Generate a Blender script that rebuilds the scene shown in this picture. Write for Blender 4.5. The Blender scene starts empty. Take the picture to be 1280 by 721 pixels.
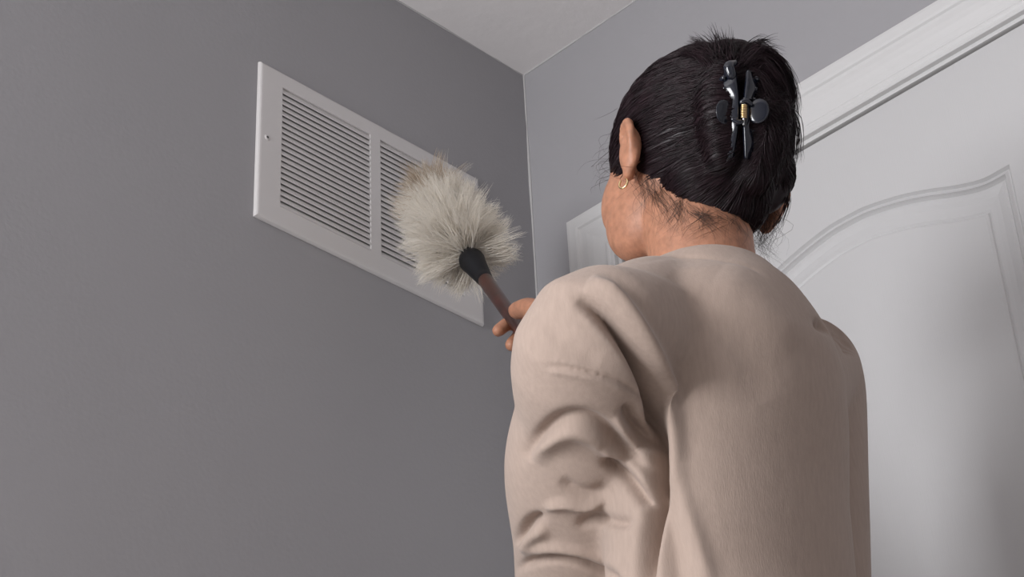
import bpy, bmesh, math, random
import numpy as np
from mathutils import Vector, Matrix
from mathutils.bvhtree import BVHTree
from mathutils.geometry import tessellate_polygon

random.seed(7); rng = np.random.default_rng(11)
C = bpy.context.scene.collection
V = Vector

# ------------------------------------------------------------------ camera
CEIL = 2.44
RT = np.array([0.70348701, 0.70935186, -0.04388581])
UP = np.array([0.41229463, -0.35702984, 0.83817828])
FW = np.array([-0.57889478, 0.60774141, 0.54362782])
FPX = 2528.3
CAM = np.array([1.6674, -1.8012, 0.4588])
def P(px, py, t):
    """world position of a surveyed point: bearing from the station point, range t"""
    return V(CAM + t*(RT*(px-640)/FPX - UP*(py-360.5)/FPX + FW))
def px_of(co):
    d = np.asarray(co) - CAM
    w = d @ FW
    return 640 + FPX*(d @ RT)/w, 360.5 - FPX*(d @ UP)/w, w
cd = bpy.data.cameras.new('camera'); cam = bpy.data.objects.new('camera', cd); C.objects.link(cam)
cam.matrix_world = Matrix(((RT[0], UP[0], -FW[0], CAM[0]), (RT[1], UP[1], -FW[1], CAM[1]), (RT[2], UP[2], -FW[2], CAM[2]), (0, 0, 0, 1)))
cd.sensor_width = 36; cd.lens = FPX/1280*36; cd.clip_start = 0.02
bpy.context.scene.camera = cam

# ------------------------------------------------------------------ light
world = bpy.data.worlds.new('world'); bpy.context.scene.world = world; world.use_nodes = True
bg = world.node_tree.nodes['Background']; bg.inputs[0].default_value = (0.75, 0.85, 1, 1); bg.inputs[1].default_value = 1.0
def area(name, loc, rot, sx, sy, power, col):
    ld = bpy.data.lights.new(name, 'AREA'); ld.shape = 'RECTANGLE'; ld.size = sx; ld.size_y = sy
    ld.energy = power; ld.color = col
    o = bpy.data.objects.new(name, ld); C.objects.link(o); o.location = loc; o.rotation_euler = rot
    return o
# daylight through the window in the left wall (behind the camera) and the one in the rear wall
area('window_daylight', (0.02, -2.1, 1.32), (0, math.radians(-90), 0), 0.8, 0.55, 15, (1.0, 0.99, 0.985))
area('rear_window_daylight', (0.48, -3.28, 1.40), (math.radians(90), 0, 0), 0.8, 1.2, 57, (0.98, 0.985, 1.0))
vs = bpy.context.scene.view_settings
vs.view_transform = 'Standard'; vs.look = 'None'; vs.gamma = 1; vs.exposure = -0.08; vs.use_curve_mapping = False

# ------------------------------------------------------------------ materials
def mat(name, col, rough=0.6, bump=None, var=None, metal=0, spec=0.5, sheen=0, trans=0, coat=0, sss=0):
    """bump=(scale xyz, strength, distance, detail); var=(scale, amount) colour variation"""
    m = bpy.data.materials.new(name); m.use_nodes = True
    nt = m.node_tree; b = nt.nodes['Principled BSDF']
    b.inputs['Base Color'].default_value = (*col, 1); b.inputs['Roughness'].default_value = rough
    b.inputs['Metallic'].default_value = metal; b.inputs['Specular IOR Level'].default_value = spec
    if sheen: b.inputs['Sheen Weight'].default_value = sheen; b.inputs['Sheen Roughness'].default_value = 0.5
    if coat: b.inputs['Coat Weight'].default_value = coat
    if trans: b.inputs['Transmission Weight'].default_value = trans
    if sss:
        b.inputs['Subsurface Weight'].default_value = sss; b.inputs['Subsurface Radius'].default_value = (0.01, 0.004, 0.002); b.inputs['Subsurface Scale'].default_value = 1
    tc = nt.nodes.new('ShaderNodeTexCoord')
    if bump:
        sc, st, di, de = bump
        mp = nt.nodes.new('ShaderNodeMapping'); mp.inputs['Scale'].default_value = sc
        nt.links.new(tc.outputs['Object'], mp.inputs[0])
        n = nt.nodes.new('ShaderNodeTexNoise'); n.inputs['Scale'].default_value = 1; n.inputs['Detail'].default_value = de
        nt.links.new(mp.outputs[0], n.inputs['Vector'])
        bn = nt.nodes.new('ShaderNodeBump'); bn.inputs['Strength'].default_value = st; bn.inputs['Distance'].default_value = di
        nt.links.new(n.outputs[0], bn.inputs['Height']); nt.links.new(bn.outputs[0], b.inputs['Normal'])
    if var:
        sc, am = var
        mp = nt.nodes.new('ShaderNodeMapping'); mp.inputs['Scale'].default_value = sc if hasattr(sc, '__len__') else (sc,)*3
        nt.links.new(tc.outputs['Object'], mp.inputs[0])
        n = nt.nodes.new('ShaderNodeTexNoise'); n.inputs['Scale'].default_value = 1; n.inputs['Detail'].default_value = 5
        nt.links.new(mp.outputs[0], n.inputs['Vector'])
        r = nt.nodes.new('ShaderNodeValToRGB')
        r.color_ramp.elements[0].position = 0.3; r.color_ramp.elements[1].position = 0.7
        r.color_ramp.elements[0].color = (*[c*(1-am) for c in col], 1); r.color_ramp.elements[1].color = (*[min(1, c*(1+am)) for c in col], 1)
        nt.links.new(n.outputs[0], r.inputs[0]); nt.links.new(r.outputs[0], b.inputs['Base Color'])
    return m
M = dict(
    wall=mat('grey_wall_paint', (0.35, 0.341, 0.356), 0.75, ((160, 160, 160), 0.12, 0.002, 3), (3, 0.02)),
    ceiling=mat('ceiling_paint', (0.82, 0.79, 0.785), 0.9, ((35, 35, 35), 0.25, 0.004, 6)),
    rear=mat('rear_wall_paint', (0.55, 0.54, 0.54), 0.8),
    floor=mat('floor_wood', (0.50, 0.48, 0.46), 0.5, None, ((2, 20, 2), 0.15)),
    trim=mat('trim_gloss_paint', (0.66, 0.65, 0.648), 0.38, ((40, 40, 40), 0.05, 0.001, 3)),
    door=mat('door_paint', (0.57, 0.562, 0.565), 0.42, ((900, 900, 28), 0.16, 0.0012, 4)),
    caulk=mat('caulk', (0.5, 0.49, 0.49), 0.7),
    vent=mat('vent_enamel', (0.66, 0.635, 0.63), 0.45, ((500, 500, 500), 0.05, 0.0005, 2)),
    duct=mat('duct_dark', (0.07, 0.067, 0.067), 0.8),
    steel=mat('screw_steel', (0.5, 0.5, 0.5), 0.35, metal=1),
    skin=mat('skin', (0.43, 0.20, 0.120), 0.5, ((350, 350, 350), 0.2, 0.001, 4), (130, 0.17), sss=0.12),
    lip=mat('lips', (0.45, 0.15, 0.13), 0.4),
    shirt=mat('beige_jersey', (0.405, 0.312, 0.262), 0.9, ((900, 900, 160), 0.22, 0.0012, 3), ((260, 260, 60), 0.05), sheen=0.15, spec=0.2),
    trousers=mat('dark_denim', (0.04, 0.05, 0.08), 0.85),
    hair=mat('dark_hair', (0.0155, 0.0075, 0.0100), 0.42, None, (60, 0.4), spec=0.26),
    hairfine=mat('fine_hair', (0.03, 0.018, 0.014), 0.5),
    wool=mat('lambswool', (1.0, 0.955, 0.885), 0.85, None, None, sheen=0.8, spec=0.2),
    wooltip=mat('dusty_lambswool', (0.70, 0.58, 0.45), 0.9, None, None, sheen=0.2, spec=0.2),
    wood=mat('dark_red_wood', (0.045, 0.011, 0.007), 0.35, None, ((60, 60, 60), 0.4), coat=0.3),
    blackplastic=mat('black_rubber', (0.008, 0.008, 0.010), 0.55, ((300, 300, 300), 0.1, 0.001, 2), spec=0.25),
    clip=mat('clip_plastic', (0.008, 0.010, 0.018), 0.16, None, None, coat=0.5),
    gold=mat('gold', (0.9, 0.66, 0.36), 0.2, metal=1),
    eye=mat('eye_white', (0.8, 0.78, 0.75), 0.2), iris=mat('iris', (0.03, 0.015, 0.01), 0.2),
    frame=mat('window_paint', (0.8, 0.8, 0.8), 0.4),
)

for k_ in ('wool', 'wooltip'):      # light passes through the fibres
    nt = M[k_].node_tree; pb = nt.nodes['Principled BSDF']; tr_ = nt.nodes.new('ShaderNodeBsdfTranslucent'); mx = nt.nodes.new('ShaderNodeMixShader')
    tr_.inputs[0].default_value = pb.inputs['Base Color'].default_value; mx.inputs[0].default_value = 0.5
    nt.links.new(pb.outputs[0], mx.inputs[1]); nt.links.new(tr_.outputs[0], mx.inputs[2]); nt.links.new(mx.outputs[0], nt.nodes['Material Output'].inputs[0])

# ------------------------------------------------------------------ helpers
def link(name, me, m, parent=None, smooth=True):
    o = bpy.data.objects.new(name, me); C.objects.link(o)
    if m is not None and len(me.materials) == 0: me.materials.append(m)
    if smooth: me.polygons.foreach_set('use_smooth', [True]*len(me.polygons))
    if parent: o.parent = parent; o.matrix_parent_inverse = Matrix.Identity(4)
    return o
def mesh(name, vf, m, parent=None, smooth=True):
    me = bpy.data.meshes.new(name); me.from_pydata([tuple(v) for v in vf[0]], [], [tuple(int(i) for i in f) for f in vf[1]]); me.update()
    return link(name, me, m, parent, smooth)
def npmesh(name, verts, quads, m, parent=None, smooth=True):
    """fast mesh from numpy arrays; quads (n,4)"""
    me = bpy.data.meshes.new(name); verts = np.asarray(verts, np.float32); quads = np.asarray(quads, np.int32)
    me.vertices.add(len(verts)); me.vertices.foreach_set('co', verts.ravel())
    me.loops.add(quads.size); me.loops.foreach_set('vertex_index', quads.ravel())
    me.polygons.add(len(quads)); me.polygons.foreach_set('loop_start', np.arange(0, quads.size, quads.shape[1], dtype=np.int32))
    me.update(calc_edges=True); me.validate()
    return link(name, me, m, parent, smooth)
def join(*parts):
    vs, fs = [], []
    for v, f in parts:
        n = len(vs); vs += [tuple(p) for p in v]; fs += [tuple(i+n for i in q) for q in f]
    return vs, fs
def box(x0, x1, y0, y1, z0, z1):
    v = [(x, y, z) for x in (x0, x1) for y in (y0, y1) for z in (z0, z1)]
    return v, [(0, 1, 3, 2), (4, 6, 7, 5), (0, 4, 5, 1), (2, 3, 7, 6), (0, 2, 6, 4), (1, 5, 7, 3)]
def bevel(o, w, seg=2):
    b = o.modifiers.new('bevel', 'BEVEL'); b.width = w; b.segments = seg; b.limit_method = 'ANGLE'
    for p in o.data.polygons: p.use_smooth = False
    return o
def empty(name, loc, label, cat, group=None):
    o = bpy.data.objects.new(name, None); C.objects.link(o); o.location = loc; o.empty_display_size = 0.05
    o['label'] = label; o['category'] = cat
    if group: o['group'] = group
    return o
def at(parent, o):
    """child built in world coordinates under an empty placed at its thing's base"""
    o.parent = parent; o.matrix_parent_inverse = Matrix.Translation(-parent.location); return o
def struct(o): o['kind'] = 'structure'; return o
def spline(pts, n):
    """catmull-rom resample of rows (any dimension)"""
    p = np.asarray(pts, float); p = np.vstack([2*p[0]-p[1], p, 2*p[-1]-p[-2]])
    out = []
    m = len(p)-3
    for i in range(n):
        u = i/(n-1)*m; k = min(int(u), m-1); t = u-k
        a, b, c, d = p[k:k+4]
        out.append(0.5*((2*b)+(c-a)*t+(2*a-5*b+4*c-d)*t*t+(3*b-a-3*c+d)*t**3))
    return np.array(out)
def tube(pts, rad, seg=12, n=None, flat=None, flatdir=None, closed=False):
    """tapered tube with rounded ends; flat = ratio of thickness along flatdir"""
    pts = np.array([list(p) for p in pts], float); rad = np.array(rad, float)
    if n: r = spline(np.column_stack([pts, rad]), n); pts = r[:, :3]; rad = r[:, 3]
    k = len(pts); T = np.gradient(pts, axis=0); T /= np.linalg.norm(T, axis=1)[:, None]+1e-12
    if not closed:   # hemispherical ends
        e0 = [(pts[0]-T[0]*rad[0]*math.sin(a), rad[0]*math.cos(a)) for a in (1.5, 1.1, 0.6)]
        e1 = [(pts[-1]+T[-1]*rad[-1]*math.sin(a), rad[-1]*math.cos(a)) for a in (0.6, 1.1, 1.5)]
        pts = np.vstack([[e[0] for e in e0], pts, [e[0] for e in e1]]); rad = np.concatenate([[e[1] for e in e0], rad, [e[1] for e in e1]])
        T = np.vstack([[T[0]]*3, T, [T[-1]]*3]); k += 6
    ref = np.array(flatdir if flatdir is not None else ((0, 0, 1) if abs(T[0][2]) < 0.9 else (1, 0, 0)), float)
    vs = []; fs = []
    B = ref
    for i in range(k):
        B = B - T[i]*(B@T[i]); B /= np.linalg.norm(B)+1e-12
        A = np.cross(T[i], B)
        for j in range(seg):
            a = 2*math.pi*j/seg
            vs.append(pts[i]+rad[i]*(math.cos(a)*A+math.sin(a)*B*(flat or 1)))
        if flatdir is not None: B = ref
    for i in range(k-1 if not closed else k):
        for j in range(seg):
            i2 = (i+1) % k
            fs.append((i*seg+j, i*seg+(j+1) % seg, i2*seg+(j+1) % seg, i2*seg+j))
    if not closed: fs.append(tuple(range(seg))[::-1]); fs.append(tuple((k-1)*seg+j for j in range(seg)))
    return vs, fs
def loft(rings):
    s = len(rings[0]); vs = [p for r in rings for p in r]; fs = []
    for i in range(len(rings)-1):
        for j in range(s): fs.append((i*s+j, i*s+(j+1) % s, (i+1)*s+(j+1) % s, (i+1)*s+j))
    fs.append(tuple(range(s))[::-1]); fs.append(tuple((len(rings)-1)*s+j for j in range(s)))
    return vs, fs
def ell(c, r, ax=None, nu=24, nv=16):
    """ellipsoid with axes frame ax (rows)"""
    ax = np.eye(3) if ax is None else np.array(ax); vs = []; fs = []
    for i in range(nv+1):
        th = math.pi*min(max(i/nv, 0.01), 0.99)
        for j in range(nu):
            ph = 2*math.pi*j/nu
            l = np.array((math.sin(th)*math.cos(ph)*r[0], math.sin(th)*math.sin(ph)*r[1], math.cos(th)*r[2]))
            vs.append(np.array(c)+l@ax)
    for i in range(nv):
        for j in range(nu): fs.append((i*nu+j, (i+1)*nu+j, (i+1)*nu+(j+1) % nu, i*nu+(j+1) % nu))
    fs.append(tuple(range(nu))); fs.append(tuple(nv*nu+j for j in range(nu))[::-1])
    return vs, fs
def fused(vf, voxel, smooth_it=6, fac=0.5):
    """one continuous skin around overlapping closed shapes; returns numpy verts and faces"""
    me = bpy.data.meshes.new('tmp'); me.from_pydata([tuple(v) for v in vf[0]], [], [tuple(f) for f in vf[1]]); me.update()
    o = bpy.data.objects.new('tmp', me); C.objects.link(o)
    r = o.modifiers.new('r', 'REMESH'); r.mode = 'VOXEL'; r.voxel_size = voxel
    if smooth_it:
        s = o.modifiers.new('s', 'SMOOTH'); s.factor = fac; s.iterations = smooth_it
    dg = bpy.context.evaluated_depsgraph_get(); dg.update()
    me2 = bpy.data.meshes.new_from_object(o.evaluated_get(dg))
    bpy.data.objects.remove(o)
    return me2
def get_co(me):
    a = np.empty(len(me.vertices)*3, np.float32); me.vertices.foreach_get('co', a); return a.reshape(-1, 3).astype(float)
def get_no(me):
    a = np.empty(len(me.vertices)*3, np.float32); me.vertices.foreach_get('normal', a); return a.reshape(-1, 3).astype(float)
def set_co(me, co): me.vertices.foreach_set('co', co.astype(np.float32).ravel()); me.update()
def sst(a, b, x): t = np.clip((x-a)/(b-a), 0, 1); return t*t*(3-2*t)

# ------------------------------------------------------------------ room shell
RX, RY = 3.4, -3.3      # room extents (corner of interest at x=0, y=0)
DX0, DX1, DTOP = 0.165, 0.905, CEIL-0.412     # clear door opening
T = 0.12
struct(mesh('floor', box(-T, RX+T, RY-T, T, -0.1, 0), M['floor'], smooth=False))
struct(mesh('ceiling', box(-T, RX+T, RY-T, T, CEIL, CEIL+0.1), M['ceiling'], smooth=False))
VY0, VY1, VZ0, VZ1 = -0.4784, -0.1525, CEIL-0.4755, CEIL-0.2815   # duct opening behind the grille
DO = 0.006
struct(mesh('wall_left', join(
    box(-T, 0, RY, -2.65, 0, CEIL), box(-T, 0, -2.65, -1.55, 0, 0.8), box(-T, 0, -2.65, -1.55, 1.9, CEIL),
    box(-T, 0, -1.55, VY0-DO, 0, CEIL), box(-T, 0, VY1+DO, T, 0, CEIL),
    box(-T, 0, VY0-DO, VY1+DO, 0, VZ0-DO), box(-T, 0, VY0-DO, VY1+DO, VZ1+DO, CEIL)), M['wall'], smooth=False))
struct(mesh('wall_right', join(
    box(0, DX0-.018, 0, T, 0, CEIL), box(DX1+.018, RX, 0, T, 0, CEIL), box(DX0-.018, DX1+.018, 0, T, DTOP+.018, CEIL)), M['wall'], smooth=False))
struct(mesh('wall_rear', join(
    box(0, 0.08, RY-T, RY, 0, CEIL), box(0.88, RX, RY-T, RY, 0, CEIL), box(0.08, 0.88, RY-T, RY, 0, 0.8), box(0.08, 0.88, RY-T, RY, 2.0, CEIL)), M['rear'], smooth=False))
struct(mesh('wall_opposite', box(RX, RX+T, RY, T, 0, CEIL), M['rear'], smooth=False))
# irregular bead of pale caulk down the corner and along the ceiling joint of the door wall
def bead(name, a, b, n, r, seed, skip=0.0, out=(1, -1, 0)):
    rr = np.random.default_rng(seed); a = np.array(a); b = np.array(b); d = (b-a)
    w = rr.normal(size=n); w = np.convolve(w, np.ones(5)/5, 'same')
    w2 = rr.normal(size=n); w2 = np.convolve(w2, np.ones(9)/9, 'same')
    pts = [a+d*i/(n-1) for i in range(n)]
    rad = [max(0.0004, r*(1+0.5*w[i]) * (0.25 if w2[i] > skip and skip else 1)) for i in range(n)]
    return struct(mesh(name, tube(pts, rad, 8), M['caulk']))
bead('trim_1', (0.0012, -0.0005, 0.02), (0.0012, -0.0005, CEIL-0.001), 120, 0.0016, 3)
bead('trim_2', (0.002, -0.0005, CEIL-0.0005), (2.2, -0.0005, CEIL-0.0005), 160, 0.0016, 5, 0.12)
bead('trim_3', (0.0005, -0.002, CEIL-0.0005), (0.0005, -2.2, CEIL-0.0005), 160, 0.0013, 9, 0.1)
# skirting boards
def skirting(name, pl, ln):
    prof = [(0, 0), (0.014, 0), (0.014, 0.07), (0.009, 0.085), (0.005, 0.092), (0, 0.095)]
    return prof
struct(bevel(mesh('baseboard_left', box(0, 0.013, RY, -0.0, 0, 0.09), M['trim']), 0.004))
struct(bevel(mesh('baseboard_right', box(DX1+0.085, RX, -0.013, 0, 0, 0.09), M['trim']), 0.004))
# windows behind the camera: frame, sill and mullion
for i, (pa, horiz) in enumerate((((-0.06, -2.65, 0.8, 1.1, 1.1), 'y'), ((0.08, RY-0.06, 0.8, 0.8, 1.2), 'x'))):
    x, y, z, w, h = pa
    if horiz == 'y':
        f = join(box(x-.03, x+.03, y, y+.05, z, z+h), box(x-.03, x+.03, y+w-.05, y+w, z, z+h), box(x-.03, x+.03, y, y+w, z, z+.05), box(x-.03, x+.03, y, y+w, z+h-.05, z+h))
        s = box(-0.06, 0.04, y-.04, y+w+.04, z-.03, z)
    else:
        f = join(box(x, x+.05, y-.03, y+.03, z, z+h), box(x+w-.05, x+w, y-.03, y+.03, z, z+h), box(x, x+w, y-.03, y+.03, z, z+.05), box(x, x+w, y-.03, y+.03, z+h-.05, z+h))
        s = box(x-.02, x+w+.04, RY-0.06, RY+0.04, z-.03, z)
    wo = struct(mesh('window_%d' % (i+1), f, M['frame'], smooth=False))
    mesh('window_sill', s, M['frame'], wo, smooth=False)

# ------------------------------------------------------------------ door with arched raised panel
def offset_poly(p, d):
    """inward miter offset of a counter-clockwise closed polygon (n,2)"""
    a = np.roll(p, 1, 0); b = np.roll(p, -1, 0)
    e1 = p-a; e2 = b-p; e1 /= np.linalg.norm(e1, axis=1)[:, None]; e2 /= np.linalg.norm(e2, axis=1)[:, None]
    n1 = np.column_stack([-e1[:, 1], e1[:, 0]]); n2 = np.column_stack([-e2[:, 1], e2[:, 0]])
    m = n1+n2; m /= (1+np.sum(n1*n2, axis=1))[:, None]
    return p+m*d
DFACE = 0.004      # door face is set back a hair from the wall plane
PX0, PX1 = 0.300, 0.7635
def arch(z_side, z_peak):
    """cathedral arch: flared ends, rounded centre; left to right"""
    xs = np.linspace(0, 1, 49); s = np.abs(2*xs-1)
    key_s = [0, .13, .335, .5, .64, .76, .86, 1.0]; key_h = [1, .975, .78, .545, .29, .10, .005, .02]
    key = spline(np.column_stack([key_s, key_h]), 200)
    h = np.interp(s, key[:, 0], key[:, 1])
    return np.column_stack([PX0+(PX1-PX0)*xs, z_side+(z_peak-z_side)*h])
ZS, ZP = CEIL-0.5945, CEIL-0.5448
PB = 1.02
top = arch(ZS, ZP)
def arch_inset(d):
    g = np.gradient(top, axis=0); g /= np.linalg.norm(g, axis=1)[:, None]
    q = top+np.column_stack([g[:, 1], -g[:, 0]])*d
    q = q[np.argsort(q[:, 0])]; xs = np.linspace(PX0+d, PX1-d, len(top))
    return np.column_stack([xs, np.interp(xs, q[:, 0], q[:, 1])])
p_up = np.vstack([[(PX0, PB), (PX1, PB)], top[::-1]])
p_lo = np.array([(PX0, 0.22), (PX1, 0.22), (PX1, 0.90), (PX0, 0.90)], float)
outer = [(DX0+0.003, 0.006), (DX1-0.003, 0.006), (DX1-0.003, DTOP-0.0035), (DX0+0.003, DTOP-0.0035)]
dv, df = [], []
loops = [outer, [tuple(q) for q in p_up], [tuple(q) for q in p_lo]]
flat = [q for l in loops for q in l]
tris = tessellate_polygon([[V((a, b, 0)) for a, b in l] for l in loops])
dv += [(a, DFACE, b) for a, b in flat]
df += [tuple(t) for t in tris]
# moulding profile: (inset, depth)
prof = [(0.0010, 0.0014), (0.0030, 0.0040), (0.0050, 0.0034), (0.0085, 0.0012), (0.0100, 0.0036), (0.0125, 0.0062), (0.0160, 0.0052), (0.0200, 0.0060), (0.026, 0.0078), (0.033, 0.0086), (0.0395, 0.0086), (0.0415, 0.0096), (0.0425, 0.0100), (0.0440, 0.0082), (0.047, 0.0070)]
for base, poly in ((4, p_up), (4+len(p_up), p_lo)):
    n = len(poly); prev = list(range(base, base+n))
    for ins, dep in prof:
        q = offset_poly(poly, ins) if base > 4 else np.vstack([[(PX0+ins, PB+ins), (PX1-ins, PB+ins)], arch_inset(ins)[::-1]]); k = len(dv)
        dv += [(a, DFACE+dep, b) for a, b in q]
        cur = list(range(k, k+n))
        for j in range(n): df.append((prev[j], prev[(j+1) % n], cur[(j+1) % n], cur[j]))
        prev = cur
    for t in tessellate_polygon([[V((dv[i][0], dv[i][2], 0)) for i in prev]]): df.append(tuple(prev[i] for i in t))
# sides and back
k = len(dv); dv += [(a, DFACE+0.035, b) for a, b in outer]
for j in range(4): df.append((j, k+j, k+(j+1) % 4, (j+1) % 4))
df.append((k, k+1, k+2, k+3))
bm = bmesh.new(); bvs = [bm.verts.new(v) for v in dv]
for f in df:
    try: bm.faces.new([bvs[i] for i in f])
    except ValueError: pass
bmesh.ops.recalc_face_normals(bm, faces=bm.faces)
me = bpy.data.meshes.new('door_1'); bm.to_mesh(me); bm.free()
door = struct(link('door_1', me, M['door'], smooth=False))
for p in me.polygons:
    p.use_smooth = False
knob = mesh('door_handle', join(tube([(DX0+0.065, DFACE-0.0, 0.96), (DX0+0.065, -0.008, 0.96)], [0.03, 0.03], 24), tube([(DX0+0.065, -0.01, 0.96), (DX0+0.065, -0.04, 0.96)], [0.011, 0.011], 16), ell((DX0+0.065, -0.055, 0.96), (0.027, 0.02, 0.027))), M['steel'], door)
# jamb lining the opening (thin pale edge below the casing), stop behind the door
JT = 0.018
struct(mesh('trim_4', join(box(DX0-JT, DX0, 0.0, T, 0, DTOP+JT), box(DX1, DX1+JT, 0.0, T, 0, DTOP+JT), box(DX0, DX1, 0.0, T, DTOP, DTOP+JT),
    box(DX0, DX0+.012, 0.045, T, 0, DTOP), box(DX1-.012, DX1, 0.045, T, 0, DTOP), box(DX0, DX1, 0.045, T, DTOP-.012, DTOP)), M['trim'], smooth=False))
# colonial casing swept around the opening with mitred corners; profile (distance from inner edge, projection)
cprof = [(0, 0), (0, 0.0075), (0.002, 0.009), (0.006, 0.0092), (0.008, 0.0105), (0.011, 0.0108), (0.0135, 0.0096), (0.017, 0.0098), (0.024, 0.0112), (0.033, 0.0138), (0.042, 0.0150), (0.050, 0.0146), (0.054, 0.0150), (0.0565, 0.0175), (0.060, 0.0185), (0.072, 0.0185), (0.0765, 0.0175), (0.0775, 0.015), (0.0775, 0)]
cv = []; REV = 0.006
for (x, z, sx, sz) in ((DX0, 0.0, -1, 0), (DX0, DTOP, -1, 1), (DX1, DTOP, 1, 1), (DX1, 0.0, 1, 0)):
    for d, h in cprof:
        cv.append((x+sx*(REV+d), -h, z+sz*(REV+d)))
n = len(cprof); cf = []
for s in range(3):
    for j in range(n-1): cf.append((s*n+j, s*n+j+1, (s+1)*n+j+1, (s+1)*n+j))
ca = struct(mesh('trim_5', (cv, cf), M['trim'], smooth=False))
bm = bmesh.new(); bm.from_mesh(ca.data); bmesh.ops.recalc_face_normals(bm, faces=bm.faces); bm.to_mesh(ca.data); bm.free()

# ------------------------------------------------------------------ return air grille
FY0, FY1, FZ0, FZ1 = -0.515, -0.116, CEIL-0.5045, CEIL-0.2575
vent = empty('wall_vent', (0, (FY0+FY1)/2, FZ0), 'white painted steel air return grille on the grey wall, being dusted', 'vent')
bars = [(FY0, FY1, VZ1, FZ1), (FY0, FY1, FZ0, VZ0), (FY0, VY0, VZ0, VZ1), (VY1, FY1, VZ0, VZ1)]
YM0, YM1 = -0.3235, -0.3055
# face plate: stamped sheet with a returned, rounded rim
def plate():
    bmv = bmesh.new()
    def rect(y0, y1, z0, z1, x): return [bmv.verts.new((x, a, b)) for a, b in ((y0, z0), (y1, z0), (y1, z1), (y0, z1))]
    rings = [rect(FY0-i, FY1+i, FZ0-i, FZ1+i, x) for i, x in ((0.0015, 0.0004), (0.0012, 0.0030), (0.0002, 0.0052), (-0.0015, 0.0062), (-0.004, 0.0065))]
    for a, b in zip(rings, rings[1:]):
        for j in range(4): bmv.faces.new((a[j], a[(j+1) % 4], b[(j+1) % 4], b[j]))
    bmv.to_mesh(me_ := bpy.data.meshes.new('p')); bmv.free()
    vs_ = [tuple(v.co) for v in me_.vertices]; fs_ = [tuple(p.vertices) for p in me_.polygons]
    i = 0.004; x = 0.0065
    Y = [FY0+i, VY0, YM0, YM1, VY1, FY1-i]; Z = [FZ0+i, VZ0, VZ1, FZ1-i]
    b = len(vs_); vs_ += [(x, a, c) for a in Y for c in Z]
    for a in range(5):
        for c in range(3):
            if c == 1 and a in (1, 3): continue
            fs_.append((b+a*4+c, b+(a+1)*4+c, b+(a+1)*4+c+1, b+a*4+c+1))
    for y0, y1 in ((VY0, YM0), (YM1, VY1)):       # returned edges of the two openings
        b = len(vs_); vs_ += [(x, y0, VZ0), (x, y1, VZ0), (x, y1, VZ1), (x, y0, VZ1), (x-.004, y0, VZ0), (x-.004, y1, VZ0), (x-.004, y1, VZ1), (x-.004, y0, VZ1)]
        for j in range(4): fs_.append((b+j, b+(j+1) % 4, b+4+(j+1) % 4, b+4+j))
    return vs_, fs_
fp = at(vent, mesh('face_plate', plate(), M['vent'], smooth=False))
bm = bmesh.new(); bm.from_mesh(fp.data); bmesh.ops.remove_doubles(bm, verts=bm.verts, dist=0.00005); bmesh.ops.recalc_face_normals(bm, faces=bm.faces); bm.to_mesh(fp.data); bm.free()
NS = 21; pitch = (VZ1-VZ0)/(NS+0.13)
for side, (y0, y1) in enumerate(((VY0, YM0), (YM1, VY1))):
    sp = [(0.0060, -pitch*1.0), (0.0068, -pitch*0.96), (0.0068, -pitch*0.84), (0.0058, -pitch*0.62), (0.0046, -pitch*0.30), (0.0036, 0.0012)]
    vs_ = []; 
    for x, z in sp: vs_ += [(x, y0, z), (x, y1, z)]
    for x, z in sp[::-1]: vs_ += [(x-0.0008, y0, z), (x-0.0008, y1, z)]
    nn = len(sp)*2
    fs_ = [(2*j, 2*j+1, (2*j+3) % (2*nn), (2*j+2) % (2*nn)) for j in range(nn)]
    sme = None
    for k in range(NS):
        if sme is None:
            s = mesh('slat', (vs_, fs_), M['vent'], smooth=True); sme = s.data
        else:
            s = bpy.data.objects.new('slat', sme); C.objects.link(s)
        s.location = (0, 0, VZ1-0.0006-k*pitch); at(vent, s)
for y in (-0.5025,):
    s = at(vent, mesh('screw', ell((0.0064, y, CEIL-0.3775), (0.0016, 0.0042, 0.0042)), M['vent']))
    mesh('screw_slot', ell((0.0078, y, CEIL-0.3775), (0.0005, 0.0019, 0.0019)), M['duct'], s)
s = at(vent, mesh('screw', ell((0.0064, -0.1285, CEIL-0.3775), (0.0016, 0.0042, 0.0042)), M['vent']))
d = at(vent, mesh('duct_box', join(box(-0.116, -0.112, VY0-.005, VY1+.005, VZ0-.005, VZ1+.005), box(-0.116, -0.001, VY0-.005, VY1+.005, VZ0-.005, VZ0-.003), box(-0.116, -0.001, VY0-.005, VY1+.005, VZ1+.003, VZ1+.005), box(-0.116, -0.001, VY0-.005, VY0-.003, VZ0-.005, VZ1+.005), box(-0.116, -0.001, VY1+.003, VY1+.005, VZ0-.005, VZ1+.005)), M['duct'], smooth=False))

# ------------------------------------------------------------------ the woman: frames of head and trunk
def unit(v): v = np.array(v, float); return v/np.linalg.norm(v)
def frame(yaw_left, pitch, roll=0):
    away = unit((FW[0], FW[1], 0)); a = math.radians(yaw_left)
    f = np.array([away[0]*math.cos(a)-away[1]*math.sin(a), away[0]*math.sin(a)+away[1]*math.cos(a), 0])
    r = np.array([f[1], -f[0], 0]); p = math.radians(pitch)
    f2 = f*math.cos(p)+np.array([0, 0, 1])*math.sin(p)
    u = np.cross(r, f2); q = math.radians(roll)
    r2 = r*math.cos(q)-u*math.sin(q)
    return np.array([r2, f2, np.cross(r2, f2)])
HF = frame(32, 4, 4)                         # head: rows right, forward, up
HC = np.array(P(867, 212, 1.98))
def H(x, y, z): return HC+np.array([x, y, z])@HF
BF = frame(45, 0)
NB = HC-0.030*HF[1]-0.178*np.array([0, 0, 1])   # base of neck
def B(x, y, z): return NB+np.array([x, y, z])@BF
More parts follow.
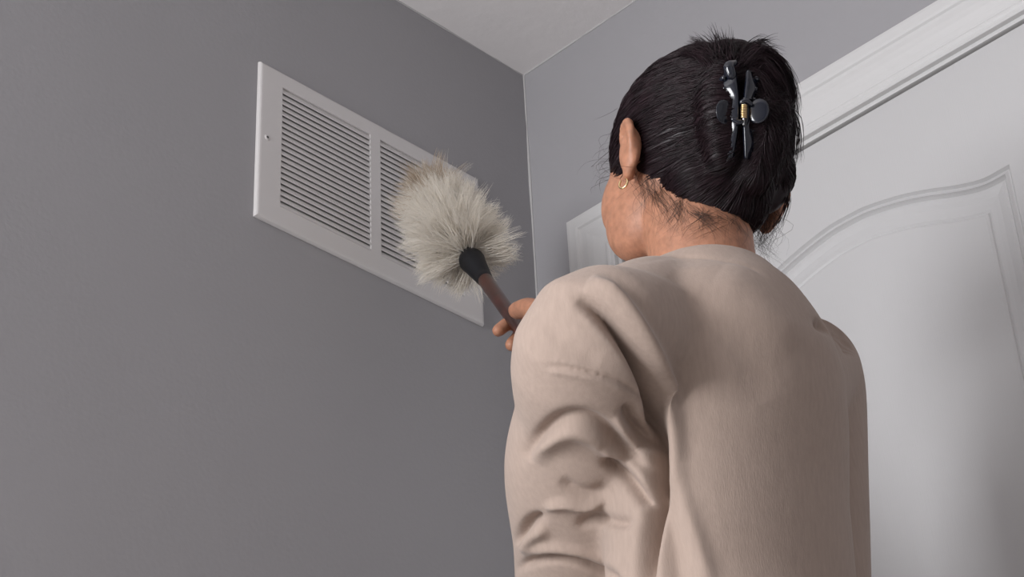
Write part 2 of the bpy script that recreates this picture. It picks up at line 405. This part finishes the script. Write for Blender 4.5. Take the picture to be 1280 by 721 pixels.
SL = np.array(B(-0.184, 0.0, -0.103)); SR = np.array(P(1003, 460, 2.03))
EL = np.array(P(742, 735, 1.82)); WL = np.array(P(706, 454, 2.23))
ER = np.array(B(0.118, 0.06, -0.33)); WR = np.array(B(0.10, 0.26, -0.42))
print('arm lengths', np.linalg.norm(EL-SL), np.linalg.norm(WL-EL), 'head top', H(0, 0, .115)[2], 'neck', NB)

def head_parts():
    vs, fs = [], []
    nu, nv = 96, 72
    g = lambda x, c, s: math.exp(-((x-c)/s)**2)
    for i in range(nv+1):
        th = math.pi*min(max(i/nv, 0.006), 0.994)
        for j in range(nu):
            ph = 2*math.pi*j/nu
            x, y, z = math.sin(th)*math.cos(ph), math.sin(th)*math.sin(ph), math.cos(th)
            X, Y, Z = x*0.075, y*0.097, z*0.116
            lo = max(0, -z)
            X *= 1-0.20*lo**1.8
            if y > 0: Y *= 1-0.10*lo**2
            else: Y *= 1-0.38*lo**1.2
            if y > 0.2:
                w = sst(0.2, 0.8, np.array(y)); a = abs(X)
                Y += w*(0.020*g(X, 0, .010)*g(Z, -.026, .014)+0.012*g(X, 0, .008)*g(Z, -.008, .018)     # nose
                        + 0.005*g(Z, .022, .010)*g(a, .025, .025)                                       # brow
                        - 0.010*g(a, .031, .014)*g(Z, .002, .011)                                       # eye sockets
                        + 0.006*g(X, 0, .020)*g(Z, -.056, .008) - 0.003*g(X, 0, .02)*g(Z, -.0635, .004) + 0.005*g(X, 0, .016)*g(Z, -.070, .007)   # lips
                        + 0.011*g(X, 0, .018)*g(Z, -.092, .014)+0.005*g(a, .042, .018)*g(Z, -.03, .02))
            vs.append(H(X, Y, Z))
    for i in range(nv):
        for j in range(nu): fs.append((i*nu+j, (i+1)*nu+j, (i+1)*nu+(j+1) % nu, i*nu+(j+1) % nu))
    fs.append(tuple(range(nu))); fs.append(tuple(nv*nu+j for j in range(nu))[::-1])
    out = [(vs, fs)]
    for s in (-1, 1):     # jaw angle and cheek fullness
        out.append(ell(H(s*0.040, 0.030, -0.054), (0.029, 0.046, 0.046), HF))
        out.append(ell(H(s*0.044, 0.038, -0.030), (0.026, 0.044, 0.044), HF))
        out.append(ell(H(s*0.031, .0725, .0085), (.0150, .0120, .0095), HF)); out.append(ell(H(s*0.031, .0715, -.0085), (.0145, .0105, .0070), HF))
        # ear: plate, helix rim, lobe
        out.append(ell(H(s*0.0835, -0.0150, -0.0196), (0.0080, 0.0155, 0.0250), HF))
        rim = [H(s*0.077, 0.0010, -0.0162), H(s*0.083, 0.0010, 0.0008), H(s*0.087, -0.0080, 0.0101), H(s*0.091, -0.0210, 0.0076), H(s*0.0925, -0.0280, -0.0060), H(s*0.089, -0.0260, -0.0230), H(s*0.084, -0.0180, -0.0366), H(s*0.0805, -0.0080, -0.0434), H(s*0.077, -0.0050, -0.0366)]
        out.append(tube(rim, [.0032, .0036, .0042, .0046, .0045, .0042, .0045, .0062, .004], 10, 30))
        out.append(ell(H(s*0.0765, -0.0020, -0.0247), (0.005, 0.005, 0.009), HF))
    return out
def torso_ring(cx, cy, z, a, b, e=2.3, n=40):
    r = []
    for j in range(n):
        t = 2*math.pi*j/n; c, s = math.cos(t), math.sin(t)
        r.append(B(cx+a*abs(c)**(2/e)*np.sign(c), cy+b*abs(s)**(2/e)*np.sign(s), z))
    return r
# --- hand holding the duster (left), surveyed finger joints
hl = []
def finger(js, r0, r1): hl.append(tube([P(*j) for j in js], list(np.linspace(r0, r1, len(js))), 10, 16))
hl.append(tube([P(706, 454, 2.23), P(698, 434, 2.235), P(690, 420, 2.24)], [.024, .026, .024], 14, 8))
hl.append(ell(P(688, 414, 2.25), (.028, .034, .017), np.array([RT, UP, FW])))
finger([(678, 390, 2.290), (657, 390, 2.325), (638, 402, 2.325), (623, 413, 2.308)], .0095, .0080)
finger([(682, 406, 2.290), (664, 410, 2.325), (650, 420, 2.325), (639, 431, 2.308)], .0098, .0080)
finger([(688, 422, 2.285), (672, 430, 2.315), (660, 438, 2.315), (652, 448, 2.300)], .0094, .0076)
finger([(694, 436, 2.275), (682, 446, 2.305), (674, 455, 2.305), (666, 462, 2.290)], .0082, .0066)
finger([(692, 416, 2.215), (680, 396, 2.215), (662, 385, 2.240), (646, 388, 2.268)], .0155, .0105)
# --- right hand, relaxed beside the hip
hr = []
WRd = unit(WR-ER); side = unit(np.cross(WRd, (0, 0, 1))); nrm = np.cross(side, WRd)
hr.append(ell(WR+WRd*0.045, (.040, .048, .014), np.array([side, WRd, nrm])))
for k, (o, ln) in enumerate(((-.030, .068), (-.010, .078), (.010, .073), (.028, .058))):
    b0 = WR+WRd*0.08+side*o
    hr.append(tube([b0, b0+WRd*ln*.45-nrm*.004, b0+WRd*ln*.78-nrm*.016, b0+WRd*ln*.92-nrm*.032], [.0095, .009, .0082, .0072], 10, 14))
hr.append(tube([WR+WRd*.02-side*.03, WR+WRd*.05-side*.052-nrm*.006, WR+WRd*.085-side*.060-nrm*.016], [.013, .0105, .009], 10, 12))
HIPZ = -(NB[2]-0.93)
def leg(s):
    hip = B(s*.085, .02, HIPZ-.02); knee = B(s*.10, .05, -(NB[2]-.50)); ank = B(s*.10, .01, -(NB[2]-.09))
    return hip, knee, ank
limbs = []
limbs.append(loft([torso_ring(-.004, 0.016, z, a*.82, b*.80) for z, a, b in ((-.02, .09, .055), (-.06, .100, .062), (-.12, .108, .074), (-.25, .104, .074), (-.38, .100, .072), (-.50, .125, .085), (HIPZ-.03, .135, .09))]))
limbs.append(tube([H(-.008, -0.016, -0.07), B(-.011, .014, .03), B(0, .008, -.03)], [.052, .050, .060], 24, 10))
limbs.append(tube([B(-.03, 0, -.02), SL+np.array([0, 0, -.005])], [.036, .036], 14, 6)); limbs.append(tube([B(.03, 0, -.02), SR], [.036, .036], 14, 6))
limbs.append(tube([SL, (SL+EL)/2-RT*.012, EL], [.034, .030, .034], 14, 8)); limbs.append(tube([EL, EL*.6+WL*.4, WL], [.036, .036, .025], 14, 8))
limbs.append(tube([SR, (SR+ER)/2, ER], [.038, .034, .034], 14, 8)); limbs.append(tube([ER, ER*.6+WR*.4, WR], [.036, .036, .025], 14, 8))
for s in (-1, 1):
    h, k_, a_ = leg(s)
    limbs.append(tube([h, (h+k_)/2, k_, k_*.55+a_*.45, a_], [.08, .066, .05, .05, .034], 16, 14))
    limbs.append(tube([a_-np.array([0, 0, .045]), a_+BF[1]*.08-np.array([0, 0, .058]), a_+BF[1]*.17-np.array([0, 0, .066])], [.04, .034, .022], 14, 8, flat=0.75, flatdir=(0, 0, 1)))
foot = B(0, .04, 0); 
person = empty('person', (foot[0], foot[1], 0), 'woman seen from behind in a beige sweatshirt, reaching up with a duster', 'person')
bme = fused(join(*head_parts(), *limbs, *hl, *hr), 0.0030, 3, 0.5)
body = at(person, link('body', bme, M['skin']))
for s in (-1, 1):
    e = at(person, mesh('eye', ell(H(s*.031, .0725, .000), (.0116,)*3, HF), M['eye']))
    mesh('iris', ell(H(s*.031, .0820, .000), (.0052, .0025, .0052), HF), M['iris'], e).matrix_parent_inverse = Matrix.Translation(person.location) @ Matrix.Translation(-person.location)
for s in (-1, 1):
    at(person, mesh('eyebrow', tube([H(s*.014, .0895, .0225), H(s*.030, .0870, .0270), H(s*.048, .0750, .0225)], [.0018, .0022, .0008], 8, 12, flat=.5, flatdir=HF[1]), M['hair']))
at(person, mesh('lips', join(tube([H(-.022, .0825, -.0615), H(-.008, .0915, -.0570), H(.008, .0915, -.0570), H(.022, .0825, -.0615)], [.002, .0042, .0042, .002], 8, 14), tube([H(-.020, .0825, -.0640), H(0, .0900, -.069), H(.020, .0825, -.0640)], [.002, .005, .002], 8, 14)), M['lip']))
# fingernail on the left thumb
# ------------------------------------------------------------------ sweatshirt
sw = []
sw.append(loft([torso_ring(cx, cy, z, a, b, e) for cx, cy, z, a, b, e in (
    (-.018, .010, .030, .066, .062, 2), (-.018, .006, .018, .072, .065, 2), (-.014, 0, .002, .080, .071, 2), (-.018, 0, -.020, .102, .080, 2.1), (-.020, 0, -.045, .116, .088, 2.2),
    (-.023, 0, -.08, .120, .096, 2.2), (-.024, .004, -.13, .120, .097, 2.2), (-.022, .012, -.20, .120, .090, 2.2), (-.020, .018, -.30, .122, .086, 2.2), (-.018, .012, -.40, .132, .098, 2.2), (0, 0, -.50, .155, .125, 2.4), (0, 0, HIPZ-.03, .165, .125, 2.4))]))
mid = SL*.5+EL*.5-RT*.009
sw.append(tube([B(-.06, 0, -.060), SL+np.array([0, 0, -.002]), SL*.72+EL*.28, mid, SL*.22+EL*.78, EL], [.046, .065, .070, .071, .073, .071], 28, 30))
sw.append(tube([B(-.045, .030, -.004), B(-.095, .014, -.035), SL+np.array([0, 0, -.012])], [.042, .052, .058], 24, 14))
sw.append(tube([EL, EL*.72+WL*.28, EL*.4+WL*.6, EL*.1+WL*.9], [.066, .060, .050, .036], 24, 18))
sw.append(tube([B(.07, 0, -.062), SR+np.array([0, 0, -.012]), SR*.6+ER*.4, ER], [.052, .060, .062, .060], 28, 24))
sw.append(tube([ER, ER*.5+WR*.5, ER*.08+WR*.92], [.060, .052, .038], 24, 16))
sme = fused(join(*sw), 0.0042, 14, 0.5)
sub = bpy.data.objects.new('t', sme); C.objects.link(sub)
sd = sub.modifiers.new('s', 'SUBSURF'); sd.levels = 1; sd.subdivision_type = 'CATMULL_CLARK'
dg = bpy.context.evaluated_depsgraph_get(); dg.update(); sme2 = bpy.data.meshes.new_from_object(sub.evaluated_get(dg)); bpy.data.objects.remove(sub)
# folds: polylines surveyed on the cloth plus one added shade groove, each pressed into or raised from the surface
folds = [   # (points, half width px, height m)
]
folds += [(p_, w_*.92, h_*1.28) for p_, w_, h_ in [
    ([(722, 372), (745, 388), (772, 415), (798, 450), (816, 492), (824, 545), (824, 600), (814, 650), (808, 700), (806, 740)], 9, -.022),
    ([(735, 352), (765, 372), (795, 410), (822, 460), (840, 520), (846, 580)], 12, .010),
    ([(834, 600), (838, 650), (846, 700), (854, 760)], 18, -.006),  # added groove, stands in for the shadow between arm and back
    ([(682, 457), (705, 459), (735, 465), (765, 474), (790, 486), (806, 500)], 2.6, -.0030),
    ([(684, 463), (705, 466), (735, 472), (765, 482), (788, 494)], 4, .0014),
    ([(655, 572), (675, 545), (697, 526), (721, 520), (748, 528), (775, 552), (792, 578)], 9, -.008),
    ([(668, 575), (690, 550), (715, 538), (742, 545), (762, 565)], 13, .007),
    ([(783, 505), (790, 525), (806, 545), (820, 556)], 9, -.010),
    ([(770, 520), (785, 545), (803, 566), (822, 582)], 8, .006),
    ([(754, 574), (770, 584), (786, 600), (800, 618), (808, 632)], 7, -.010),
    ([(752, 562), (775, 566), (797, 586), (816, 608), (824, 620)], 8, .007),
    ([(700, 600), (720, 612), (742, 616), (760, 606)], 8, -.004),
    ([(682, 634), (705, 630), (730, 633), (756, 628)], 6, .006),
    ([(722, 656), (745, 648), (768, 652), (790, 652)], 7, -.006),
    ([(645, 682), (652, 665), (662, 652), (678, 644)], 6, -.009),
    ([(652, 690), (665, 672), (685, 660)], 9, .005),
    ([(642, 714), (660, 703), (686, 698), (710, 699), (735, 706), (765, 720), (775, 735)], 5, -.007),
    ([(660, 690), (686, 686), (712, 688), (740, 694), (770, 706)], 7, .004),
    ([(684, 404), (705, 425), (728, 440), (752, 452)], 14, -.0016),
    ([(636, 440), (632, 480), (632, 530)], 3, -.003),
    ([(835, 345), (880, 390), (930, 440), (960, 500)], 30, -.003),
    ([(900, 340), (950, 380), (1000, 430)], 28, .003),
    ([(1020, 400), (1038, 408), (1056, 422), (1066, 442)], 7, -.028),
    ([(1030, 390), (1050, 396), (1068, 412)], 7, .005),
    ([(838, 560), (850, 620), (870, 680), (890, 740)], 14, .004),
    ([(786, 330), (830, 322), (880, 322), (930, 332), (955, 345)], 2.5, -.0015),
]]
def apply_folds(me, folds):
    co = get_co(me); no = get_no(me)
    x, y, w = px_of(co)
    facing = np.sum(no*(CAM-co), axis=1) > 0.0
    # only the side of the garment towards the room: back and outer sleeve
    disp = np.zeros(len(co))
    for pts, hw, h in folds:
        q = spline(np.array(pts, float), max(12, 6*len(pts)))
        best = np.full(len(co), 1e9); tt = np.zeros(len(co))
        lo = q.min(0)-4*hw; hi = q.max(0)+4*hw
        idx = np.where(facing & (x > lo[0]) & (x < hi[0]) & (y > lo[1]) & (y < hi[1]))[0]
        X = np.column_stack([x[idx], y[idx]]); bd = np.full(len(idx), 1e9); bt = np.zeros(len(idx))
        for k in range(len(q)-1):
            a, b = q[k], q[k+1]; d = b-a; u = np.clip(((X-a)@d)/(d@d+1e-9), 0, 1)
            dist = np.linalg.norm(X-(a+u[:, None]*d), axis=1)
            m = dist < bd; bd[m] = dist[m]; bt[m] = ((k+u)/(len(q)-1))[m]
        taper = np.clip(np.minimum(bt, 1-bt)/0.18, 0, 1)**0.7*0.9+0.1
        disp[idx] += h*taper*np.exp(-(bd/hw)**2)
    vd = CAM-co; vd /= np.linalg.norm(vd, axis=1)[:, None]
    disp *= np.clip(np.sum(no*vd, axis=1)*2.2, 0, 1)
    co += no*disp[:, None]
    set_co(me, co)
apply_folds(sme2, folds)
shirt = at(person, link('sweatshirt', sme2, M['shirt']))
sm_ = shirt.modifiers.new('relax', 'SMOOTH'); sm_.factor = .5; sm_.iterations = 4
# trousers
tr = [loft([torso_ring(0, .0, z, a, b) for z, a, b in ((HIPZ+.09, .125, .095), (HIPZ+.02, .15, .11), (HIPZ-.08, .16, .115))])]
for s in (-1, 1):
    h, k_, a_ = leg(s); tr.append(tube([h, (h+k_)/2, k_, k_*.5+a_*.5, a_+np.array([0, 0, .02])], [.098, .088, .075, .070, .062], 20, 16))
at(person, link('trousers', fused(join(*tr), 0.008, 5), M['trousers']))


def strands(name, paths, rad, m, parent=None, tip=0.15):
    """paths (n,k,3): tapered three-sided fibres in one mesh"""
    p = np.asarray(paths, float); n, k, _ = p.shape
    Tn = np.gradient(p, axis=1); Tn /= np.linalg.norm(Tn, axis=2)[..., None]+1e-12
    ref = rng.normal(size=(n, 1, 3)); A = np.cross(Tn, ref); A /= np.linalg.norm(A, axis=2)[..., None]+1e-12; Bv = np.cross(Tn, A)
    r = np.asarray(rad)*np.ones(n); prof_ = np.interp(np.linspace(0, 1, k), [0, .1, .6, 1], [.7, 1, .85, tip])
    R_ = r[:, None]*prof_[None]
    v = np.stack([p+R_[..., None]*(math.cos(a)*A+math.sin(a)*Bv) for a in (0, 2.094, 4.189)], 2)   # n,k,3,3
    base = (np.arange(n)*k*3)[:, None, None]; i = (np.arange(k-1)*3)[None, :, None]; j = np.arange(3)[None, None, :]; j2 = (j+1) % 3
    q = np.stack([base+i+j, base+i+j2, base+i+3+j2, base+i+3+j], -1).reshape(-1, 4)
    me = bpy.data.meshes.new(name); vv = v.reshape(-1, 3).astype(np.float32)
    me.vertices.add(len(vv)); me.vertices.foreach_set('co', vv.ravel())
    me.loops.add(q.size); me.loops.foreach_set('vertex_index', q.astype(np.int32).ravel())
    me.polygons.add(len(q)); me.polygons.foreach_set('loop_start', np.arange(0, q.size, 4, dtype=np.int32))
    me.update(calc_edges=True)
    o = link(name, me, m, parent); return o

# ------------------------------------------------------------------ hair
hz = 0.010
cap = join(
    ell(H(0, -.012, .010+hz), (.0835, .100, .103), HF, 40, 28),
    ell(H(-.004, -.046, -.050), (.055, .047, .050), HF, 32, 20),
    ell(H(.060, -.040, -.012), (.020, .034, .036), HF, 24, 16),
    tube([H(.002, -.092, -.060), H(.004, -.102, -.02), H(.004, -.102, .025), H(-.002, -.088, .066), H(-.010, -.068, .090)], [.018, .026, .029, .025, .018], 20, 20),
    tube([H(-.030, -.090, -.050), H(-.036, -.096, .0), H(-.030, -.090, .055)], [.016, .024, .018], 20, 14))
hme = fused(cap, 0.0035, 6)
hco = get_co(hme); hno = get_no(hme)
hloc = (hco-HC)@HF.T
# combed locks: shallow furrows converging on the clip
ang = np.arctan2(hloc[:, 2]-.02, hloc[:, 0]+.012); 
fur = np.sin(ang*26+4*np.sin(ang*5)+3*hloc[:, 1]/.05)*.0006+np.sin(ang*61+2*np.sin(ang*9))*.0003
set_co(hme, hco+hno*fur[:, None])
hair = at(person, link('hair', hme, M['hair']))
tri = [tuple(p.vertices) for p in hme.polygons]
bvh = BVHTree.FromPolygons([v.co.copy() for v in hme.vertices], tri)
seam = [H(-.008, -.135, z) for z in np.linspace(-.065, .085, 12)]
hp = []
w = get_co(hme); loc = (w-HC)@HF.T
ok = np.where((loc[:, 1] < .070) & (loc[:, 2] > -.105) & ~((np.abs(loc[:, 0]) > .06) & (loc[:, 2] < -.02) & (loc[:, 1] > -.01)) & ~((loc[:, 0] > .045) & (loc[:, 2] < -.025) & (loc[:, 1] > -.06)))[0]
for i in rng.choice(ok, 9000):
    p = V(w[i]); l = loc[i]
    zt = np.clip(l[2]*.75+.005+rng.normal()*.008, -.062, .080)
    tgt = V(H(-.008 + (.020 if l[0] > .02 else 0), -.132, zt))
    path = []; L = rng.uniform(.04, .09); ns = 9; off = abs(rng.normal())*.0004+.0002; wob = rng.normal(size=3)*.0005
    q = p.copy()
    for k in range(ns):
        hit, nn, _, _ = bvh.find_nearest(q)
        lift = off*(.2+1.6*math.sin(k/(ns-1)*3.14))
        path.append(hit+nn*lift+V(wob*math.sin(k*.9)*.5))
        d = (tgt-hit); d -= nn*d.dot(nn)
        if d.length < 1e-5: d = V((0, 0, 1e-4))
        st = min(L/ns, (tgt-hit).length*.25+.0008)
        q = hit+d.normalized()*st
    hp.append([tuple(x) for x in path])
at(person, strands('combed_hair', hp, rng.uniform(.00025, .00060, len(hp)), M['hair']))['kind'] = 'stuff'
def bundle(keys, n, spread, tipspread=None, k=10, wav=.0015, cut=.25):
    """loose strands following surveyed key points (px, py, range)"""
    K = spline([P(*q) for q in keys], 40); out = []
    ts = tipspread or spread
    for _ in range(n):
        e = rng.uniform(1-cut, 1); u = np.linspace(0, e*39, k)
        base = np.column_stack([np.interp(u, np.arange(40), K[:, c]) for c in range(3)])
        o = rng.normal(size=3)*spread; o2 = rng.normal(size=3)*ts; t = np.linspace(0, 1, k)[:, None]
        f = rng.uniform(3, 8); ph = rng.uniform(0, 6)
        out.append(base+o*(1-t)+o2*t+np.sin(t*f+ph)*rng.normal(size=3)*wav*t)
    return out
R0 = 1.90
loose = []
# ends of the twist spilling over the top and down the right side
loose += bundle([(905, 80, R0+.01), (898, 60, R0+.02), (887, 44, R0+.03)], 120, .003, .006)
loose += bundle([(900, 75, R0+.01), (880, 58, R0+.03), (862, 54, R0+.05)], 120, .003, .004)
loose += bundle([(915, 80, R0), (912, 58, R0+.02), (912, 46, R0+.03)], 70, .003, .005)
loose += bundle([(925, 85, R0), (935, 66, R0+.01), (952, 58, R0+.02), (966, 66, R0+.02)], 160, .004, .006)
loose += bundle([(930, 85, R0), (950, 66, R0), (975, 80, R0+.01), (990, 115, R0+.02), (993, 160, R0+.03)], 220, .0035, .0035)
loose += bundle([(930, 92, R0), (950, 78, R0), (972, 100, R0), (984, 140, R0+.01), (986, 190, R0+.02)], 260, .004, .004)
loose += bundle([(925, 100, R0-.01), (945, 95, R0-.01), (962, 125, R0-.01), (972, 160, R0), (970, 200, R0)], 260, .004, .005)
loose += bundle([(900, 95, R0), (880, 72, R0+.02), (860, 66, R0+.04), (845, 70, R0+.055)], 160, .003, .002)
loose += bundle([(960, 205, 1.93), (978, 222, 1.94), (984, 250, 1.95), (975, 275, 1.96), (966, 288, 1.96)], 26, .0014, .003)
loose += bundle([(978, 130, 1.92), (996, 150, 1.93), (996, 190, 1.94), (988, 215, 1.94)], 22, .002, .004)
at(person, strands('loose_hair', loose, rng.uniform(.00022, .00048, len(loose)), M['hair']))['kind'] = 'stuff'
fine = []
bco = [v.co.copy() for v in bme.vertices]; bbvh = BVHTree.FromPolygons(bco, [tuple(p.vertices) for p in bme.polygons])
def on_skin(px, py, off):
    d = (P(px, py, 1)-V(CAM)).normalized(); h = bbvh.ray_cast(V(CAM), d)
    return None if h[0] is None else h[0]+h[1]*off
# wispy curls lying on the nape below the hairline
for (x0, y0, x1, y1, n) in ((812, 222, 838, 268, 46), (826, 238, 852, 284, 46), (850, 250, 832, 290, 36), (868, 262, 905, 292, 46), (890, 268, 862, 298, 34), (802, 212, 806, 250, 22), (918, 272, 926, 300, 30), (815, 232, 800, 278, 14)):
    for _ in range(int(n*.6)):
        a = x0+rng.normal()*9; b = y0+rng.normal()*5; ex = x1+rng.normal()*12; ey = y1+rng.normal()*9; bow = rng.normal()*9
        pts = []
        for k in range(10):
            t = k/9; q = on_skin(a+(ex-a)*t+bow*math.sin(math.pi*t)+rng.normal()*.3, b+(ey-b)*t+bow*.4*math.sin(math.pi*t), .0006+.003*math.sin(math.pi*t)*abs(bow)/9)
            if q is None: break
            pts.append(tuple(q))
        if len(pts) == 10: fine.append(np.array(pts))
for _ in range(120):     # frizz right of the nape, and at the left temple
    a = 955+rng.normal()*9; b = 262+rng.normal()*14; q = rng.normal(size=4)*10
    fine += bundle([(a, b, 1.95), (a+q[0], b+20, 1.955), (955+q[1], b+40, 1.96), (960+q[2]*1.4, 322+q[3], 1.96)], 1, 0, .001, 10, .003)
for _ in range(26):
    a = 770+rng.normal()*3; b = 190+rng.normal()*20; q = rng.normal(size=4)*8
    fine += bundle([(a, b, 2.0), (754+q[0], b+12+q[1], 2.0), (742+q[2], b+26+q[3], 2.0)], 1, 0, .001, 10, .003)
at(person, strands('fine_hair', fine, rng.uniform(.00009, .00018, len(fine)), M['hairfine']))['kind'] = 'stuff'

# ------------------------------------------------------------------ claw clip
CO = np.array(P(924, 144, 1.874))
CX = unit(RT*.99+FW*.12); CZ = unit(UP*.985+RT*.05+FW*.22); CN = unit(np.cross(CX, CZ))   # CN points out of the hair
if CN@(CAM-CO) < 0: CN = -CN
def K(x, y, z): return CO+(CX*x+CZ*y+CN*z)*.94
clip = empty('hair_clip', V(CO), 'glossy black claw clip gripping the twisted dark hair', 'hair clip')
def jaw(s):
    """scalloped curved plate, s=-1 left jaw, +1 right jaw"""
    nu, nv = 48, 12; vs_, fs_ = [], []
    for lay in (0, 1):
        for i in range(nu+1):
            u = -1+2*i/nu
            half = .0455; wave = .5+.5*math.cos(u*math.pi*3)
            wid = (.0105+.0045*wave)*(1-.35*abs(u)**3)
            bow = -.004*u*u*s*0 + s*(.0035+.004*abs(u)**1.5)
            for j in range(nv+1):
                v = j/nv
                x = bow+s*wid*math.sin(v*1.45)*1.15; z = .010*math.cos(v*1.45)-.008*v-.005*u*u
                vs_.append(K(x-(s*.0022 if lay else 0), half*u, z-(.0016 if lay else 0)))
    N = (nu+1)*(nv+1)
    for i in range(nu):
        for j in range(nv):
            a = i*(nv+1)+j; b = a+nv+1
            if abs(-1+2*(i+.5)/nu) > .12 and abs(-1+2*(i+.5)/nu) < .34 and 3 <= j <= 7: continue    # openings in the plate
            fs_.append((a, b, b+1, a+1)); fs_.append((N+a, N+a+1, N+b+1, N+b))
    for i in range(nu):
        for j in (0, nv):
            a = i*(nv+1)+j; b = a+nv+1; fs_.append((a, N+a, N+b, b))
    for i in (0, nu):
        for j in range(nv):
            a = i*(nv+1)+j; fs_.append((a, a+1, N+a+1, N+a))
    return vs_, fs_
for s in (-1, 1):
    j = at(clip, mesh('jaw', jaw(s), M['clip']))
    for u in (-.84, -.60, -.36, -.12, .12, .36, .60, .84):
        h = .0455*u; b = s*(.0035+.004*abs(u)**1.5)
        tp = [K(b+s*.010, h, .000), K(b+s*.012, h*.98, -.007), K(b+s*.012, h*.95, -.015), K(b+s*.008, h*.92, -.024)]
        t_ = mesh('tooth', tube(tp, [.0026, .0026, .0021, .0011], 8, 10), M['clip']); at(clip, t_)
        t_.parent = j; t_.matrix_parent_inverse = Matrix.Identity(4)
    # finger tab: rounded paddle standing off the hinge
    tabv = ell(K(s*.0165, .001, .0115 if s > 0 else .0075), (.0100, .0120, .0016), np.array([unit(CX*s*.9+CN*.42), CZ, unit(np.cross(CX*s*.9+CN*.42, CZ))]), 28, 12)
    tb = at(clip, mesh('finger_tab', tabv, M['clip']))
    at(clip, mesh('hinge_arm', tube([K(0, s*.010, .011), K(s*.004, s*.011, .0125), K(s*.009, s*.008, .012)], [.0026, .0026, .002], 10, 10), M['clip']))
coil = []
for i in range(90):
    a = i*2*math.pi/12; coil.append(K(.0030*math.cos(a)+.002, -.0065+.013*i/89, .0115+.0030*math.sin(a)))
at(clip, mesh('spring', tube(coil, [.0007]*90, 6), M['gold']))
at(clip, mesh('hinge_pin', tube([K(.002, -.013, .0115), K(.002, .013, .0115)], [.0012, .0012], 10), M['steel']))
at(clip, mesh('end_lobe', tube([K(-.010, .040, .004), K(-.012, .049, .003), K(-.006, .054, 0)], [.0050, .0055, .003], 12, 10), M['clip']))
at(clip, mesh('end_lobe', tube([K(-.009, -.040, .003), K(-.011, -.047, .001)], [.004, .003], 12), M['clip']))

# ------------------------------------------------------------------ earring
EC = H(-.0845, -.006, -.053)
ring = [EC+HF[0]*.0046*math.cos(a)*-.35+HF[1]*.0046*math.cos(a)+HF[2]*.0052*math.sin(a) for a in np.linspace(-3.9, .75, 30)]
er = mesh('hoop_earring', tube([V(r)-V(EC) for r in ring], [.0011]*30, 10), M['gold'], smooth=True); er.location = V(EC)
er['label'] = 'small gold hoop earring in the left ear lobe'; er['category'] = 'earring'

# ------------------------------------------------------------------ lambswool duster
G0 = np.array(P(668, 436, 2.235)); G1 = np.array(P(606, 349, 2.425)); F1 = np.array(P(590, 326, 2.468)); W1 = np.array(P(538, 246, 2.655))
AX = unit(F1-G0)
dus = empty('wool_duster', V(G0), 'fluffy white wool duster with dark wooden handle, pressed on the vent', 'duster')
G00 = G0-AX*.05
at(dus, mesh('handle', tube([G00, G00+AX*.015, G0, (G0*2+G1)/3, (G0+G1*2)/3, G1, G1+AX*.01], [.006, .0098, .0092, .0086, .0088, .0092, .0092], 20, 40), M['wood']))
at(dus, mesh('ferrule', tube([G1-AX*.006, G1, G1+AX*.012, F1-AX*.012, F1, F1+AX*.012], [.0088, .0098, .0110, .0146, .0160, .0135], 24, 24), M['blackplastic']))
core_c = F1*.45+W1*.55
cv_, cf_ = ell(core_c, (.044, .044, .088), np.array([unit(np.cross(AX, UP)), unit(np.cross(AX, np.cross(AX, UP))), unit(W1-F1)]), 40, 28)
cv_ = [(max(v[0], .012), v[1], v[2]) for v in cv_]
at(dus, mesh('wool_filler', (cv_, cf_), M['wool']))  # added solid white filler, enlarged to brighten the wool between fibres
AW = unit(W1-F1); S1 = unit(np.cross(AW, UP)); S2 = np.cross(S1, AW)
LW = np.linalg.norm(W1-F1)
white, dusty = [], []
def fibre(root, d, L, curl, k=9):
    p = [root.copy()]; v = d.copy()
    for i in range(k-1):
        v = unit(v+curl*(i/(k-1))*.35); nx = p[-1]+v*L/(k-1)
        if nx[0] < .0095:    # combed flat where it meets the grille
            nx[0] = .0095+rng.uniform(0, .002); v[0] = abs(v[0])*.2
        p.append(nx)
    return np.array(p)
for c in range(680):
    t = rng.beta(1.0, 1.0); phi = rng.uniform(0, 2*math.pi)
    rad = math.cos(phi)*S1+math.sin(phi)*S2
    fwd = -0.28+1.55*t**1.3
    d = unit(rad*1.0+AW*fwd+rng.normal(size=3)*.12)
    root = F1+AW*LW*(.06+.86*t)+rad*.010
    low = max(0, float(-(rad@UP)))*.5+max(0, float(rad@RT))*.25
    L = rng.uniform(.056, .078)*(1-.10*t)*(1-.62*low)
    curl = rng.normal(size=3)*.35+AW*.25-np.array([0, 0, .18])
    tipp = rng.normal(size=3)*.004
    for f in range(17):
        dd = unit(d+rng.normal(size=3)*.10)
        q = fibre(root+rng.normal(size=3)*.004, dd, L*rng.uniform(.82, 1.06), curl+rng.normal(size=3)*.25)
        # locks close towards their tips
        if f == 0: lead = q
        else:
            g = np.linspace(0, 1, len(q))[:, None]**1.5*.62
            q = q*(1-g)+(lead+rng.normal(size=3)*.0018)*g
        lx = (q[-1]-F1)@AW
        (dusty if (lx > LW*.80 and (q[-1]-F1)@UP > .055 and (q[-1]-F1)@RT < -.005 and rng.random() < .7) else white).append(q)
print('fibres', len(white), len(dusty))
at(dus, strands('wool_head', white, rng.uniform(.00022, .00042, len(white)), M['wool']))['kind'] = 'stuff'
at(dus, strands('dusty_wool', dusty, rng.uniform(.00022, .00042, len(dusty)), M['wooltip']))['kind'] = 'stuff'
